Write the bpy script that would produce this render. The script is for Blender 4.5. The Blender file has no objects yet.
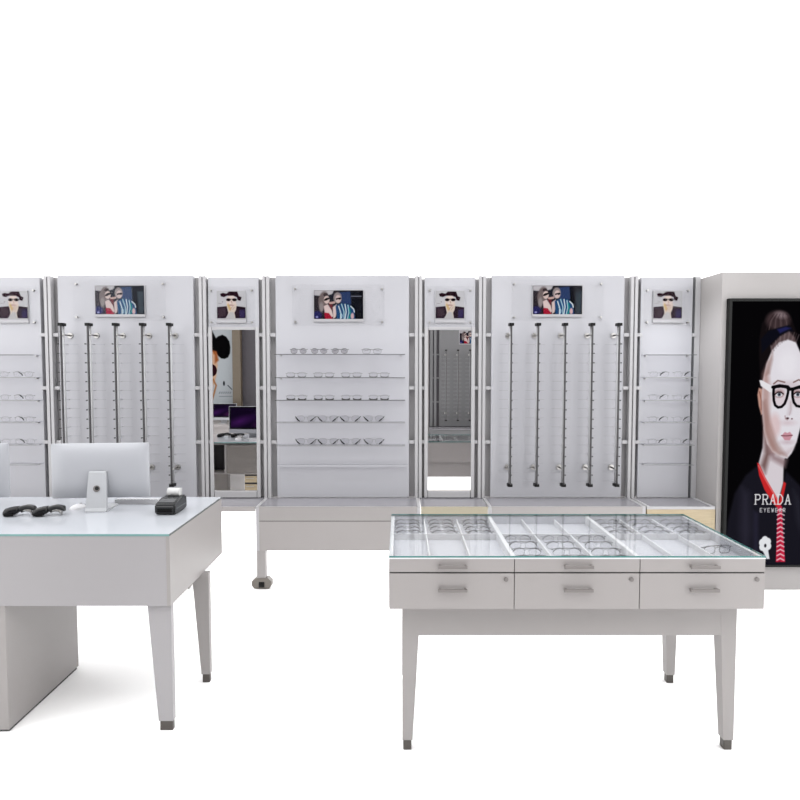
import bpy, bmesh, math, random
import numpy as np
from mathutils import Vector, Matrix
random.seed(4)
S = bpy.context.scene
C = S.collection
PI = math.pi

# ---------------------------------------------------------------- camera
cam_d = bpy.data.cameras.new('camera'); cam = bpy.data.objects.new('camera', cam_d); C.objects.link(cam)
cam_d.sensor_width = 36; cam_d.lens = 27; cam_d.clip_start = .05
cam.location = (0, 0, 1.6)
cam.rotation_euler = (PI/2 - math.atan(.05), 0, 0)
S.camera = cam
# ---------------------------------------------------------------- light
W = bpy.data.worlds.new('world'); S.world = W; W.use_nodes = True
W.node_tree.nodes['Background'].inputs[0].default_value = (1, 1, 1, 1)
W.node_tree.nodes['Background'].inputs[1].default_value = 1.0
S.view_settings.view_transform = 'Standard'; S.view_settings.look = 'None'
S.view_settings.gamma = 1; S.view_settings.use_curve_mapping = False
S.view_settings.exposure = 1.65

def spot(x, y, z, tx, ty, tz, power, ang, blend=1.0, col=(.93, .96, 1)):
    d = bpy.data.lights.new('ceiling_spot', 'SPOT'); d.energy = power; d.spot_size = math.radians(ang)
    d.spot_blend = blend; d.shadow_soft_size = .05; d.color = col
    o = bpy.data.objects.new('ceiling_spot', d); C.objects.link(o); o.location = (x, y, z)
    o.rotation_euler = (Vector((tx, ty, tz)) - Vector((x, y, z))).to_track_quat('-Z', 'Y').to_euler()
for x in (-3.0, -2.16, -1.3, -.45, .4, 1.25, 2.08):
    spot(x, 3.75, 3.1, x, 4.64, 1.2, 9, 58)
spot(1.3, 3.9, 2.9, 2.29, 4.43, 1.5, 45, 36)

# ---------------------------------------------------------------- materials
def lin(c): return tuple((v/255/12.92 if v/255 <= .04045 else ((v/255+.055)/1.055)**2.4) for v in c)
M = {}
def mat(name, col, rough=.5, metal=0, spec=.5, emis=None, es=0, noise=0, nscale=20):
    if max(col) < .9: col = tuple(v*.86 for v in col)
    m = bpy.data.materials.new(name); m.use_nodes = True
    nt = m.node_tree; b = nt.nodes['Principled BSDF']
    b.inputs['Base Color'].default_value = (*col, 1); b.inputs['Roughness'].default_value = rough
    b.inputs['Metallic'].default_value = metal; b.inputs['Specular IOR Level'].default_value = spec
    if emis: b.inputs['Emission Color'].default_value = (*emis, 1); b.inputs['Emission Strength'].default_value = es
    if noise:
        tc = nt.nodes.new('ShaderNodeTexCoord'); n = nt.nodes.new('ShaderNodeTexNoise'); n.inputs['Scale'].default_value = nscale
        n.inputs['Detail'].default_value = 4
        r = nt.nodes.new('ShaderNodeMapRange'); r.inputs['To Min'].default_value = 1-noise; r.inputs['To Max'].default_value = 1+noise
        x = nt.nodes.new('ShaderNodeMix'); x.data_type = 'RGBA'; x.blend_type = 'MULTIPLY'; x.inputs['Factor'].default_value = 1
        x.inputs[6].default_value = (*col, 1)
        nt.links.new(tc.outputs['Object'], n.inputs['Vector']); nt.links.new(n.outputs['Fac'], r.inputs['Value'])
        nt.links.new(r.outputs['Result'], x.inputs[7]); nt.links.new(x.outputs[2], b.inputs['Base Color'])
    M[name] = m
    return m
mat('floor_white', (.985, .985, .985), .5, spec=.1, noise=.01)
mat('wall_white', (.95, .95, .95), .8, spec=.1, noise=.01)
mat('box_wall', (.27, .257, .254), .6, spec=.3, noise=.015)
mat('panel', (.345, .344, .367), .45, spec=.3, noise=.012, nscale=6)
mat('backing', (.30, .292, .30), .6, noise=.02)
mat('post_white', (.335, .33, .34), .35, noise=.01)
mat('lacquer', (.285, .267, .263), .38, spec=.4, noise=.012, nscale=5)
mat('lacquer_desk', (.29, .28, .29), .38, spec=.4, noise=.012, nscale=5)
mat('lacquer_leg', (.272, .256, .252), .4, spec=.4, noise=.012)
mat('pale_edge', (.30, .27, .20), .5)
mat('seam', (.03, .028, .028), .7)
mat('top_white', (.385, .40, .43), .15, spec=.4, noise=.01)
mat('tray_white', (.47, .475, .51), .6, spec=.2, noise=.01)
mat('divider_white', (.62, .62, .64), .5)
mat('glass_edge', (.04, .16, .15), .15)
mat('glass_edge_light', (.14, .27, .265), .15)
mat('glass_edge_grey', (.10, .11, .11), .2)
mat('castor_grey', (.13, .115, .10), .4)
mat('ledge', (.215, .21, .228), .18, spec=.6, noise=.06, nscale=14)
mat('steel', (.42, .41, .40), .3, metal=1, noise=.03)
mat('handle_steel', (.17, .155, .15), .4, metal=.2, noise=.03)
mat('rod_silver', (.33, .33, .34), .45)
mat('rod_dark', (.03, .028, .03), .4)
mat('black', (.004, .004, .004), .4, spec=.15, noise=.1)
mat('black_gloss', (.005, .005, .006), .25, spec=.25, noise=.1)
mat('dark_grey', (.016, .017, .018), .35, spec=.35, noise=.1)
mat('mid_grey', (.055, .057, .06), .3, noise=.08)
mat('dark_glide', (.05, .042, .036), .4, noise=.1)
mat('monitor_shell', (.36, .368, .395), .3, spec=.4, noise=.01)
mat('stand_alu', (.40, .41, .43), .3, spec=.5, noise=.01)
mat('plastic_white', (.56, .56, .58), .4)
mat('card_grey', (.33, .325, .34), .5)
mat('paper', (.5, .5, .5), .8, noise=.02)
mat('bar_grey', (.27, .27, .285), .5)
mat('frame_dark', (.03, .028, .03), .35, noise=.1)
mat('frame_grey', (.09, .09, .095), .35, noise=.1)
mat('frame_mid', (.13, .13, .135), .35)
mat('frame_silver', (.2, .2, .205), .3, noise=.06)
mat('post_brown', (.085, .065, .042), .5, noise=.1)
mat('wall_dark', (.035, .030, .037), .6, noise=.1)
mat('cubby_dark', (.012, .010, .013), .6, noise=.1)
mat('beige_front', (.17, .155, .145), .5, noise=.02)
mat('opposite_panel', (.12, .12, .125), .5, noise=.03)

def wood():
    m = mat('maple', (.36, .27, .14), .45); nt = m.node_tree; b = nt.nodes['Principled BSDF']
    tc = nt.nodes.new('ShaderNodeTexCoord'); mp = nt.nodes.new('ShaderNodeMapping'); mp.inputs['Scale'].default_value = (2, 6, 40)
    n = nt.nodes.new('ShaderNodeTexNoise'); n.inputs['Scale'].default_value = 3; n.inputs['Detail'].default_value = 6
    r = nt.nodes.new('ShaderNodeValToRGB'); r.color_ramp.elements[0].color = (.25, .20, .125, 1); r.color_ramp.elements[1].color = (.31, .255, .165, 1)
    r.color_ramp.elements[0].position = .3; r.color_ramp.elements[1].position = .7
    nt.links.new(tc.outputs['Object'], mp.inputs[0]); nt.links.new(mp.outputs[0], n.inputs['Vector'])
    nt.links.new(n.outputs['Fac'], r.inputs[0]); nt.links.new(r.outputs[0], b.inputs['Base Color'])
wood()

def glassy(name, tint, ior, base=0.0, rough=.0):
    """clear sheet: transparent with a Fresnel reflection"""
    m = bpy.data.materials.new(name); m.use_nodes = True; nt = m.node_tree; nt.nodes.clear()
    o = nt.nodes.new('ShaderNodeOutputMaterial'); t = nt.nodes.new('ShaderNodeBsdfTransparent'); g = nt.nodes.new('ShaderNodeBsdfGlossy')
    t.inputs[0].default_value = (*tint, 1); g.inputs['Roughness'].default_value = rough
    f0 = ((ior-1)/(ior+1))**2   # Schlick reflectance, the same from both sides of the thin sheet
    ge = nt.nodes.new('ShaderNodeNewGeometry'); dt = nt.nodes.new('ShaderNodeVectorMath'); dt.operation = 'DOT_PRODUCT'
    nt.links.new(ge.outputs['Incoming'], dt.inputs[0]); nt.links.new(ge.outputs['Normal'], dt.inputs[1])
    def mth(op, a, b):
        n = nt.nodes.new('ShaderNodeMath'); n.operation = op
        for k, v in enumerate((a, b)):
            if isinstance(v, (int, float)): n.inputs[k].default_value = v
            else: nt.links.new(v, n.inputs[k])
        return n.outputs[0]
    ab = mth('ABSOLUTE', dt.outputs['Value'], 0); fr = mth('MULTIPLY', mth('POWER', mth('SUBTRACT', 1, ab), 5), 1-f0)
    ad = nt.nodes.new('ShaderNodeMath'); ad.operation = 'ADD'; ad.inputs[1].default_value = f0+base; ad.use_clamp = True
    x = nt.nodes.new('ShaderNodeMixShader'); nt.links.new(fr, ad.inputs[0]); nt.links.new(ad.outputs[0], x.inputs[0])
    nt.links.new(t.outputs[0], x.inputs[1]); nt.links.new(g.outputs[0], x.inputs[2]); nt.links.new(x.outputs[0], o.inputs[0])
    M[name] = m
glassy('clear_glass', (.985, .99, .99), 1.3)
glassy('clear_acrylic', (.985, .985, .985), 1.15)
glassy('shelf_acrylic', (.93, .93, .94), 1.3)
glassy('lens_clear', (.965, .965, .97), 1.25)
glassy('lens_tint', (.84, .83, .84), 1.3)
def mirror_mat():
    m = bpy.data.materials.new('mirror_glass'); m.use_nodes = True; nt = m.node_tree; nt.nodes.clear()
    o = nt.nodes.new('ShaderNodeOutputMaterial'); g = nt.nodes.new('ShaderNodeBsdfGlossy')
    g.inputs[0].default_value = (.70, .69, .69, 1); g.inputs['Roughness'].default_value = 0
    nt.links.new(g.outputs[0], o.inputs[0]); M['mirror_glass'] = m
mirror_mat()
def art_mat(name, emis, gain=.5):
    m = bpy.data.materials.new(name); m.use_nodes = True; nt = m.node_tree; b = nt.nodes['Principled BSDF']
    a = nt.nodes.new('ShaderNodeVertexColor'); a.layer_name = 'print'
    v = nt.nodes.new('ShaderNodeVectorMath'); v.operation = 'SCALE'; v.inputs['Scale'].default_value = gain
    nt.links.new(a.outputs[0], v.inputs[0]); nt.links.new(v.outputs[0], b.inputs['Base Color']); b.inputs['Roughness'].default_value = .5
    b.inputs['Specular IOR Level'].default_value = 0
    if emis: nt.links.new(a.outputs[0], b.inputs['Emission Color']); b.inputs['Emission Strength'].default_value = emis
    M[name] = m
art_mat('printed_card', 0, .42); art_mat('backlit_print', .24, .05); art_mat('screen_image', .4, .05)

# ---------------------------------------------------------------- mesh helpers
def bx(bm, x0, x1, y0, y1, z0, z1, mi=0, bev=0):
    vs = [bm.verts.new((x, y, z)) for x in (x0, x1) for y in (y0, y1) for z in (z0, z1)]
    fs = []
    for q in ((0, 1, 3, 2), (4, 6, 7, 5), (0, 4, 5, 1), (2, 3, 7, 6), (0, 2, 6, 4), (1, 5, 7, 3)):
        f = bm.faces.new([vs[i] for i in q]); f.material_index = mi; fs.append(f)
    if bev:
        es = list({e for f in fs for e in f.edges})
        r = bmesh.ops.bevel(bm, geom=es, offset=bev, segments=2, affect='EDGES', profile=.5)
        for f in r['faces']: f.material_index = mi
    return vs
def frustum(bm, top, bot, z0, z1, mi=0):
    """tapering leg: top, bot = (x0,x1,y0,y1)"""
    vs = [bm.verts.new((x, y, z)) for (r, z) in ((bot, z0), (top, z1)) for (x, y) in ((r[0], r[2]), (r[1], r[2]), (r[1], r[3]), (r[0], r[3]))]
    for q in ((3, 2, 1, 0), (4, 5, 6, 7), (0, 1, 5, 4), (1, 2, 6, 5), (2, 3, 7, 6), (3, 0, 4, 7)):
        bm.faces.new([vs[i] for i in q]).material_index = mi
def prism(bm, pts, a0, a1, axis='y', mi=0):
    """extrude a polygon; pts in the two other axes"""
    def P(p, a):
        return {'y': (p[0], a, p[1]), 'x': (a, p[0], p[1]), 'z': (p[0], p[1], a)}[axis]
    A = [bm.verts.new(P(p, a0)) for p in pts]; B = [bm.verts.new(P(p, a1)) for p in pts]
    n = len(pts); fs = [bm.faces.new(A), bm.faces.new(B[::-1])]
    for i in range(n): fs.append(bm.faces.new((A[i], B[i], B[(i+1) % n], A[(i+1) % n])))
    for f in fs: f.material_index = mi
def cyl(bm, p0, p1, r, r2=None, n=12, mi=0, smooth=True):
    p0, p1 = Vector(p0), Vector(p1); r2 = r if r2 is None else r2
    d = (p1-p0).normalized(); u = d.orthogonal().normalized(); v = d.cross(u)
    A = [bm.verts.new(p0 + r*(math.cos(t)*u+math.sin(t)*v)) for t in [2*PI*i/n for i in range(n)]]
    B = [bm.verts.new(p1 + r2*(math.cos(t)*u+math.sin(t)*v)) for t in [2*PI*i/n for i in range(n)]]
    f = bm.faces.new(A[::-1]); f.material_index = mi; f = bm.faces.new(B); f.material_index = mi
    for i in range(n):
        f = bm.faces.new((A[i], A[(i+1) % n], B[(i+1) % n], B[i])); f.smooth = smooth; f.material_index = mi
def tube(bm, pts, r, n=6, closed=False, ry=None, mi=0):
    pts = [Vector(p) for p in pts]; N = len(pts); rings = []
    for i, p in enumerate(pts):
        a = pts[(i-1) % N] if (closed or i > 0) else p; b = pts[(i+1) % N] if (closed or i < N-1) else p
        d = (b-a).normalized(); up = Vector((0, 1, 0)) if abs(d.y) < .8 else Vector((0, 0, 1))
        u = d.cross(up).normalized(); v = u.cross(d)
        rr = r[i] if isinstance(r, (list, tuple)) else r; r2 = (ry or 1)*rr
        rings.append([bm.verts.new(p + rr*math.cos(t)*u + r2*math.sin(t)*v) for t in [2*PI*k/n for k in range(n)]])
    for i in range(N if closed else N-1):
        A, B = rings[i], rings[(i+1) % N]
        for k in range(n):
            f = bm.faces.new((A[k], A[(k+1) % n], B[(k+1) % n], B[k])); f.smooth = True; f.material_index = mi
    if not closed:
        bm.faces.new(rings[0][::-1]).material_index = mi; bm.faces.new(rings[-1]).material_index = mi
def obj(name, bm, mats, parent=None, loc=None):
    bmesh.ops.recalc_face_normals(bm, faces=bm.faces)
    me = bpy.data.meshes.new(name); bm.to_mesh(me); bm.free()
    for m in (mats if isinstance(mats, (list, tuple)) else [mats]): me.materials.append(M[m])
    o = bpy.data.objects.new(name, me); C.objects.link(o)
    if parent: o.parent = parent
    if loc: o.location = loc
    return o
def B(): return bmesh.new()
def box(name, m, parent, *a, bev=0):
    bm = B(); bx(bm, *a, bev=bev); return obj(name, bm, m, parent)
def tag(o, label, cat, group=None):
    o['label'] = label; o['category'] = cat
    if group: o['group'] = group
    return o
def thing(name, label, cat, loc=(0, 0, 0), rotz=0, group=None):
    o = bpy.data.objects.new(name, None); C.objects.link(o); o.empty_display_size = .1
    o.location = loc; o.rotation_euler = (0, 0, rotz)
    return tag(o, label, cat, group)
def struct(name, bm, m):
    o = obj(name, bm, m); o['kind'] = 'structure'; return o
KIDS = {}
def dup(root, loc, rotz=0, label=None, group=None):
    def rec(o, par):
        c = o.copy(); C.objects.link(c); c.parent = par
        for k in [k for k in bpy.data.objects if k.parent == o and k != c]: rec(k, c)
        return c
    if root.name not in KIDS: KIDS[root.name] = True
    r = root.copy(); C.objects.link(r); r.location = loc; r.rotation_euler = (0, 0, rotz)
    for k in list(root.children): rec(k, r)
    if label: r['label'] = label
    if group: r['group'] = group
    return r

# ---------------------------------------------------------------- picture painter (prints on cards and posters)
class Canvas:
    def __init__(s, w, h, res, bg):
        s.w, s.h = w, h; s.nx, s.ny = int(w*res)+1, int(h*res)+1
        s.U, s.V = np.meshgrid(np.linspace(0, w, s.nx), np.linspace(0, h, s.ny)); s.c = np.zeros((s.ny, s.nx, 3)); s.c[:] = bg
        s.soft = 1.0/res
    def blend(s, a, col):
        col = np.array(col, float); s.c = s.c*(1-a[..., None]) + col*a[..., None]
    def sd(s, pts):
        P = np.array(pts, float); n = len(P); d = np.full(s.U.shape, 1e9); ins = np.zeros(s.U.shape, bool)
        for i in range(n):
            a, b = P[i], P[(i+1) % n]; e = b-a; wx, wy = s.U-a[0], s.V-a[1]
            t = np.clip((wx*e[0]+wy*e[1])/(e@e+1e-12), 0, 1); d = np.minimum(d, np.hypot(wx-t*e[0], wy-t*e[1]))
            if a[1] != b[1]:
                c = ((a[1] > s.V) != (b[1] > s.V)) & (s.U < (b[0]-a[0])*(s.V-a[1])/(b[1]-a[1])+a[0]); ins ^= c
        return np.where(ins, -d, d)
    def poly(s, pts, col, soft=None, op=1):
        k = soft or s.soft; s.blend(op*np.clip(.5-s.sd(pts)/k, 0, 1), col)
    def ell(s, x, y, rx, ry, col, soft=None, rot=0, op=1):
        c, n = math.cos(rot), math.sin(rot); dx, dy = s.U-x, s.V-y; a, b = dx*c+dy*n, -dx*n+dy*c
        q = np.hypot(a/rx, b/ry); d = (q-1)*min(rx, ry); k = soft or s.soft; s.blend(op*np.clip(.5-d/k, 0, 1), col)
    def line(s, pts, w, col, soft=None, op=1, closed=False):
        k = soft or s.soft; d = np.full(s.U.shape, 1e9); P = list(pts)+([pts[0]] if closed else [])
        for a, b in zip(P[:-1], P[1:]):
            a, b = np.array(a, float), np.array(b, float); e = b-a; t = np.clip(((s.U-a[0])*e[0]+(s.V-a[1])*e[1])/(e@e+1e-12), 0, 1)
            d = np.minimum(d, np.hypot(s.U-a[0]-t*e[0], s.V-a[1]-t*e[1]))
        s.blend(op*np.clip(.5-(d-w/2)/k, 0, 1), col)
    def mesh(s, name, x0, x1, z0, z1, y, m, parent, face=-1):
        """flat sheet at depth y facing -Y (face=-1) or +Y; u runs along +x, v down"""
        me = bpy.data.meshes.new(name); nx, ny = s.nx, s.ny
        X = x0+(x1-x0)*s.U/s.w; Z = z1-(z1-z0)*s.V/s.h
        co = np.stack([X, np.full_like(X, y), Z], -1).reshape(-1, 3)
        i = np.arange(nx*ny).reshape(ny, nx); q = np.stack([i[1:, :-1], i[1:, 1:], i[:-1, 1:], i[:-1, :-1]], -1).reshape(-1, 4)
        if face > 0: q = q[:, ::-1]
        me.vertices.add(len(co)); me.vertices.foreach_set('co', co.ravel())
        me.loops.add(q.size); me.loops.foreach_set('vertex_index', q.ravel().astype(np.int32))
        me.polygons.add(len(q)); me.polygons.foreach_set('loop_start', np.arange(0, q.size, 4, dtype=np.int32))
        try: me.polygons.foreach_set('loop_total', np.full(len(q), 4, dtype=np.int32))
        except Exception: pass
        me.update(calc_edges=True); me.validate()
        ca = me.color_attributes.new('print', 'FLOAT_COLOR', 'POINT')
        c = np.clip(s.c, 0, 255)/255; l = np.where(c <= .04045, c/12.92, ((c+.055)/1.055)**2.4)
        ca.data.foreach_set('color', np.concatenate([l.reshape(-1, 3), np.ones((nx*ny, 1))], 1).ravel().astype(np.float32))
        me.materials.append(M[m]); o = bpy.data.objects.new(name, me); C.objects.link(o)
        if parent: o.parent = parent
        return o

# ================================================================ SETTING
WY = 4.64          # back wall plane
CY = 4.30          # front of base cabinets
bm = B(); bx(bm, -9, 9, -6, 9, -.05, 0); struct('floor', bm, 'floor_white')
bm = B(); bx(bm, -3.5, 2.30, WY+.03, WY+.12, .57, 2.30); struct('wall_back', bm, 'wall_white')
bm = B(); bx(bm, 2.29, 3.6, CY, WY+.12, 0, 2.294); struct('wall_right', bm, 'box_wall')
bm = B(); bx(bm, -4.6, 3.0, -1.35, -1.25, 0, 3.7); struct('wall_front', bm, 'box_wall')
bm = B(); bx(bm, -2.74, -2.30, -1.25, -1.23, 0, 3.2); struct('trim_1', bm, 'wall_dark')
bm = B(); bx(bm, -2.88, -2.74, -1.25, -1.12, 0, 3.2); struct('trim_2', bm, 'post_brown')

# ================================================================ WALL BAYS
BX = [-3.18, -2.68, -1.502, -1.021, .141, .627, 1.782, 2.275]
TOP = 2.318; LED = .611
RUNG = [1.868, 1.462, 1.045]
place = ['at the left end of the wall', 'left of the left rail panel', 'between the left rail panel and the left mirror', 'between the left mirror and the centre shelves',
         'between the centre shelves and the centre mirror', 'between the centre mirror and the right rail panel', 'between the right rail panel and the right narrow panel', '']
for i, x in enumerate(BX[:7]):
    t = thing('wall_upright', 'white double upright post ' + place[i], 'post', (x, WY-.03, 0), 0, 'uprights of the wall display')
    bm = B(); bx(bm, -.027, -.004, -.02, .03, LED, TOP-.004, bev=.002); bx(bm, .004, .027, -.02, .03, LED, TOP-.004, bev=.002)
    bx(bm, -.0035, .0035, -.004, .03, LED, TOP-.006)
    obj('post', bm, 'post_white', t)
    for z in RUNG:
        for s in (-1, 1):
            if i == 0 and s < 0: continue
            w = .070
            bm = B(); bx(bm, min(s*.028, s*w), max(s*.028, s*w), -.008, .012, z-.013, z+.013, bev=.002); obj('spacer', bm, 'post_white', t)
# thin dark end channel at the right end of the display wall
t = thing('end_channel', 'thin dark metal channel at right end of the display wall beside the big poster wall', 'post', (2.241, WY-.03, 0))
bm = B(); bx(bm, -.006, .006, -.006, .03, LED, TOP-.01); obj('channel', bm, 'mid_grey', t)
bm = B(); bx(bm, .008, .047, -.010, .03, LED, TOP-.01); obj('cover_strip', bm, 'post_white', t)
for z in RUNG: box('spacer', 'post_white', t, -.008, .02, -.016, 0, z-.013, z+.013)

def acrylic_header(parent, cx, z0, z1, w, so, front):
    """clear acrylic plate on four standoffs carrying a print; so = standoff half spacing"""
    box('acrylic_plate', 'clear_acrylic', parent, cx-w/2, cx+w/2, front-.020, front-.016, z0, z1)
    for sx in (-1, 1):
        for z in (z0+.03, z1-.03):
            bm = B(); cyl(bm, (cx+sx*so, front, z), (cx+sx*so, front-.023, z), .007); obj('standoff', bm, 'steel', parent)

def art_group(variant):
    c = Canvas(50, 29, 2.6, (30, 32, 42))
    c.poly([(0, 0), (22, 0), (18, 4), (9, 6), (0, 5)], (196, 192, 196), 1.2)
    c.poly([(0, 6), (9, 6), (12, 15), (9, 29), (0, 29)], (48, 42, 48), 1)
    c.poly([(26, 2), (37, 1), (38, 14), (27, 13)], (44, 62, 104), 1.2)
    c.poly([(37, 0), (50, 0), (50, 29), (41, 29), (38, 14)], (16, 18, 26), 1)
    if variant == 'centre': c.line([(38, 6), (48, 6)], 1.2, (110, 112, 125))
    else: c.poly([(43, 6), (49, 6), (49, 28), (44, 28)], (46, 56, 66), 1.5)
    c.ell(3.5, 25, 4.5, 4, (38, 38, 92), 1.5); c.ell(3, 27, 1.2, 1, (160, 160, 220), .8)
    # left woman
    c.ell(9.5, 10, 5, 9, (118, 104, 104), 1.5, .2); c.ell(7.5, 17, 2.2, 5, (150, 140, 140), 1.3)
    c.ell(12, 4.5, 2.4, 1.8, (60, 50, 52)); c.ell(13, 9.5, 2.9, 4, (222, 198, 192), .6)
    c.poly([(10.2, 9.3), (12.5, 7.6), (16, 7.2), (15.8, 8.7), (12.5, 10.4), (10.4, 10.7)], (22, 18, 22))
    c.poly([(14.8, 12), (22.5, 10.8), (21, 13.4), (15.6, 14.2)], (200, 165, 158))
    c.poly([(10, 16), (14, 14), (18, 20), (19.5, 26), (17, 29), (11, 24)], (228, 205, 202), .8)
    c.poly([(14.5, 13.5), (19, 14), (18.5, 21)], (104, 40, 48))
    c.poly([(10.5, 22.5), (15, 23), (19.5, 29), (11, 29)], (170, 28, 52), .8)
    # right woman
    c.ell(22, 1.8, 2.6, 1.8, (40, 36, 40)); c.ell(24, 7.5, 4.2, 5.6, (150, 138, 138), 1.0); c.ell(24.6, 8.8, 2.9, 4, (216, 192, 188), .6)
    c.poly([(22.3, 8), (27.5, 7), (27.6, 8.7), (25.8, 9.6), (24.8, 8.8), (22.5, 9.8)], (18, 16, 20))
    c.poly([(19, 17), (23, 14), (24, 18), (22, 27), (19.5, 29)], (224, 200, 196), .8)
    c.poly([(22, 15.5), (28, 13), (36, 14), (41, 20), (42, 29), (23, 29)], (36, 74, 120), .8)
    for k, (a, b) in enumerate([((25, 16), (27, 29)), ((28, 14), (30.5, 29)), ((31.5, 14), (31.5, 29)), ((34.5, 15), (34, 29)), ((37.3, 16), (41, 22)), ((26.5, 22), (28, 28))]):
        c.line([a, ((a[0]+b[0])/2+1.2, (a[1]+b[1])/2), b], 1.0, (176, 214, 226) if k % 2 else (228, 238, 242))
    c.line([(36, 18), (37, 26), (35, 29)], 1.4, (34, 140, 140)); c.ell(39, 26, 1.6, 3.2, (222, 180, 184), .8)
    return c
def art_hat():
    c = Canvas(28, 29, 3, (205, 204, 208))
    c.poly([(0, 16.3), (9, 15.4), (20, 15.4), (28, 16.5), (28, 27.5), (0, 27.5)], (44, 30, 42), .5)
    c.poly([(1, 18), (8, 17), (9, 25), (2, 26)], (66, 50, 60), 1.4); c.poly([(22, 19), (27, 18.5), (27, 27), (22, 27)], (58, 48, 88), 1.4)
    c.poly([(9, 13), (19.5, 13), (18.5, 19), (17, 22), (18, 27.5), (9, 27.5), (11, 22)], (224, 208, 196), .5)
    c.ell(14, 10.5, 4.8, 6.2, (232, 214, 205)); c.poly([(10, 14), (12, 20), (14, 18), (11, 12)], (214, 184, 130), .8)
    c.poly([(8, 27.5), (13, 21), (16, 21.5), (17.5, 27.5)], (198, 196, 198), .8)
    c.poly([(3.2, 3), (6, 2), (9.5, 2.8), (12, 0.7), (20, 0.8), (21.5, 5.2), (24.2, 6.5), (23, 10), (20.3, 9.2), (19.5, 6.3), (16, 4.8), (10, 4.8), (7, 6.2), (4, 5.5)], (36, 16, 26), .6)
    c.ell(11.3, 8.9, 2.2, 1.5, (22, 12, 18)); c.ell(17.2, 8.9, 2.3, 1.5, (22, 12, 18)); c.line([(10, 8.2), (19, 8.2)], .7, (22, 12, 18))
    c.line([(12.3, 14.2), (15.5, 14.2)], .8, (150, 90, 90)); c.line([(14, 10), (14.8, 12.4)], .7, (180, 140, 130))
    for k, (x, y) in enumerate([(14, 17), (15.2, 19), (13, 20)]): c.line([(x, y), (x+3-k, y-3)], .4, (176, 140, 122))
    c.line([(1.5, 12.5), (4.5, 12.7)], .3, (120, 115, 120)); c.ell(5.5, 11, .4, .5, (90, 80, 90))
    return c

where = {1: 'left', 3: 'centre', 5: 'right'}
WIDE = {}
for bi, kind in ((1, 'rail'), (3, 'shelf'), (5, 'rail')):
    x0, x1 = BX[bi], BX[bi+1]; cx = (x0+x1)/2; hw = (x1-x0)/2-.072; pf = WY-.035
    name = {1: 'wide white wall panel behind the left set of vertical rods', 3: 'wide white wall panel with the centre glasses shelves', 5: 'wide white wall panel behind the right set of vertical rods'}[bi]
    t = thing('wall_display_unit', name, 'wall panel', (cx, 0, LED), 0, 'wide display wall panels')
    box('backing', 'backing', t, -(x1-x0)/2+.004, (x1-x0)/2-.004, WY+.012, WY+.028, 0, TOP-LED-.008)
    box('panel_board', 'panel', t, -hw, hw, pf, WY+.006, .004, TOP-LED, bev=.002)
    WIDE[bi] = (cx, pf)
    zc = {1: 2.132, 3: 2.096, 5: 2.132}[bi]
    ax = {1: -2.13, 3: -.467, 5: 1.198}[bi]
    h = thing('group_photo_print', {1: 'small framed photo of two women in sunglasses above the left rods', 3: 'small framed photo of two women in sunglasses above the centre shelves', 5: 'small framed photo of two women in sunglasses above the right rods'}[bi],
              'picture', (ax, 0, zc), 0, 'group photos above the wide panels')
    art = art_group(where[bi]); w2, h2 = .187, .108
    if bi == 1: art.blend(np.full(art.U.shape, .18), (190, 195, 200))
    box('card', 'card_grey', h, -w2-.004, w2+.004, pf-.012, pf-.002, -h2-.02, h2+.004)
    art.mesh('printed_picture', -w2, w2, -h2, h2, pf-.0125, 'printed_card', h)
    acrylic_header(h, .0, -.16, .15, .70, .33, pf)
# narrow bays
NAR = {}
for bi in (0, 2, 4, 6):
    x0, x1 = BX[bi], BX[bi+1]
    cx = {0: -2.935, 2: -1.270, 4: .380, 6: 2.034}[bi]; pf = WY-.035; hw = .193 if bi != 6 else .198
    pos = {0: 'at the far left edge', 2: 'between left rods and centre shelves', 4: 'between centre shelves and right rods', 6: 'beside the big poster wall'}[bi]
    NAR[bi] = (cx, pf)
    t = thing('narrow_wall_unit', ('narrow white panel with glasses shelves ' if bi in (0, 6) else 'narrow white panel holding a tall mirror ') + pos, 'wall panel', (cx, 0, LED), 0, 'narrow display wall panels')
    l0 = x0+.004-cx; l1 = x1-.004-cx
    box('backing', 'backing', t, l0, l1, WY+.012, WY+.028, 0, TOP-LED-.02)
    if bi in (0, 6):
        box('panel_board', 'panel', t, -hw, hw, pf, WY+.006, .004, TOP-LED-.012, bev=.002)
    else:
        mz0, mz1 = (.055, 1.295)
        bm = B(); bx(bm, -hw, hw, pf, WY+.006, mz1+.012, TOP-LED-.012, bev=.002); obj('panel_board', bm, 'panel', t)
        bm = B(); bx(bm, -hw, -hw+.026, pf-.012, WY+.006, .004, mz1+.02, bev=.002); bx(bm, hw-.026, hw, pf-.012, WY+.006, .004, mz1+.02, bev=.002)
        bx(bm, -hw+.03, hw-.03, pf-.012, WY+.006, .004, mz0, bev=.002); bx(bm, -hw+.03, hw-.03, pf-.012, WY+.006, mz1, mz1+.02, bev=.002)
        obj('mirror_frame', bm, 'post_white', t)
        box('mirror', 'mirror_glass', t, -hw+.025, hw-.025, pf-.004, pf+.004, mz0, mz1)
    zc = 2.088
    hx = {0: 2.935-2.94, 2: -.013, 4: .0, 6: .002}[bi]
    h = thing('hat_photo_print', {0: 'small portrait photo of a person in a black hat cut by the left edge', 2: 'small portrait photo of a person in a black hat above the left mirror', 4: 'small portrait photo of a person in a black hat above the centre mirror', 6: 'small portrait photo of a person in a black hat, nearest the big poster'}[bi],
              'picture', (cx+hx, 0, zc), 0, 'hat portraits on the narrow panels')
    box('card', 'card_grey', h, -.111, .111, pf-.012, pf-.002, -.128, .114)
    art_hat().mesh('printed_picture', -.109, .109, -.106, .112, pf-.0125, 'printed_card', h)
    acrylic_header(h, 0, -.155, .145, .36, .155, pf)

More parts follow.
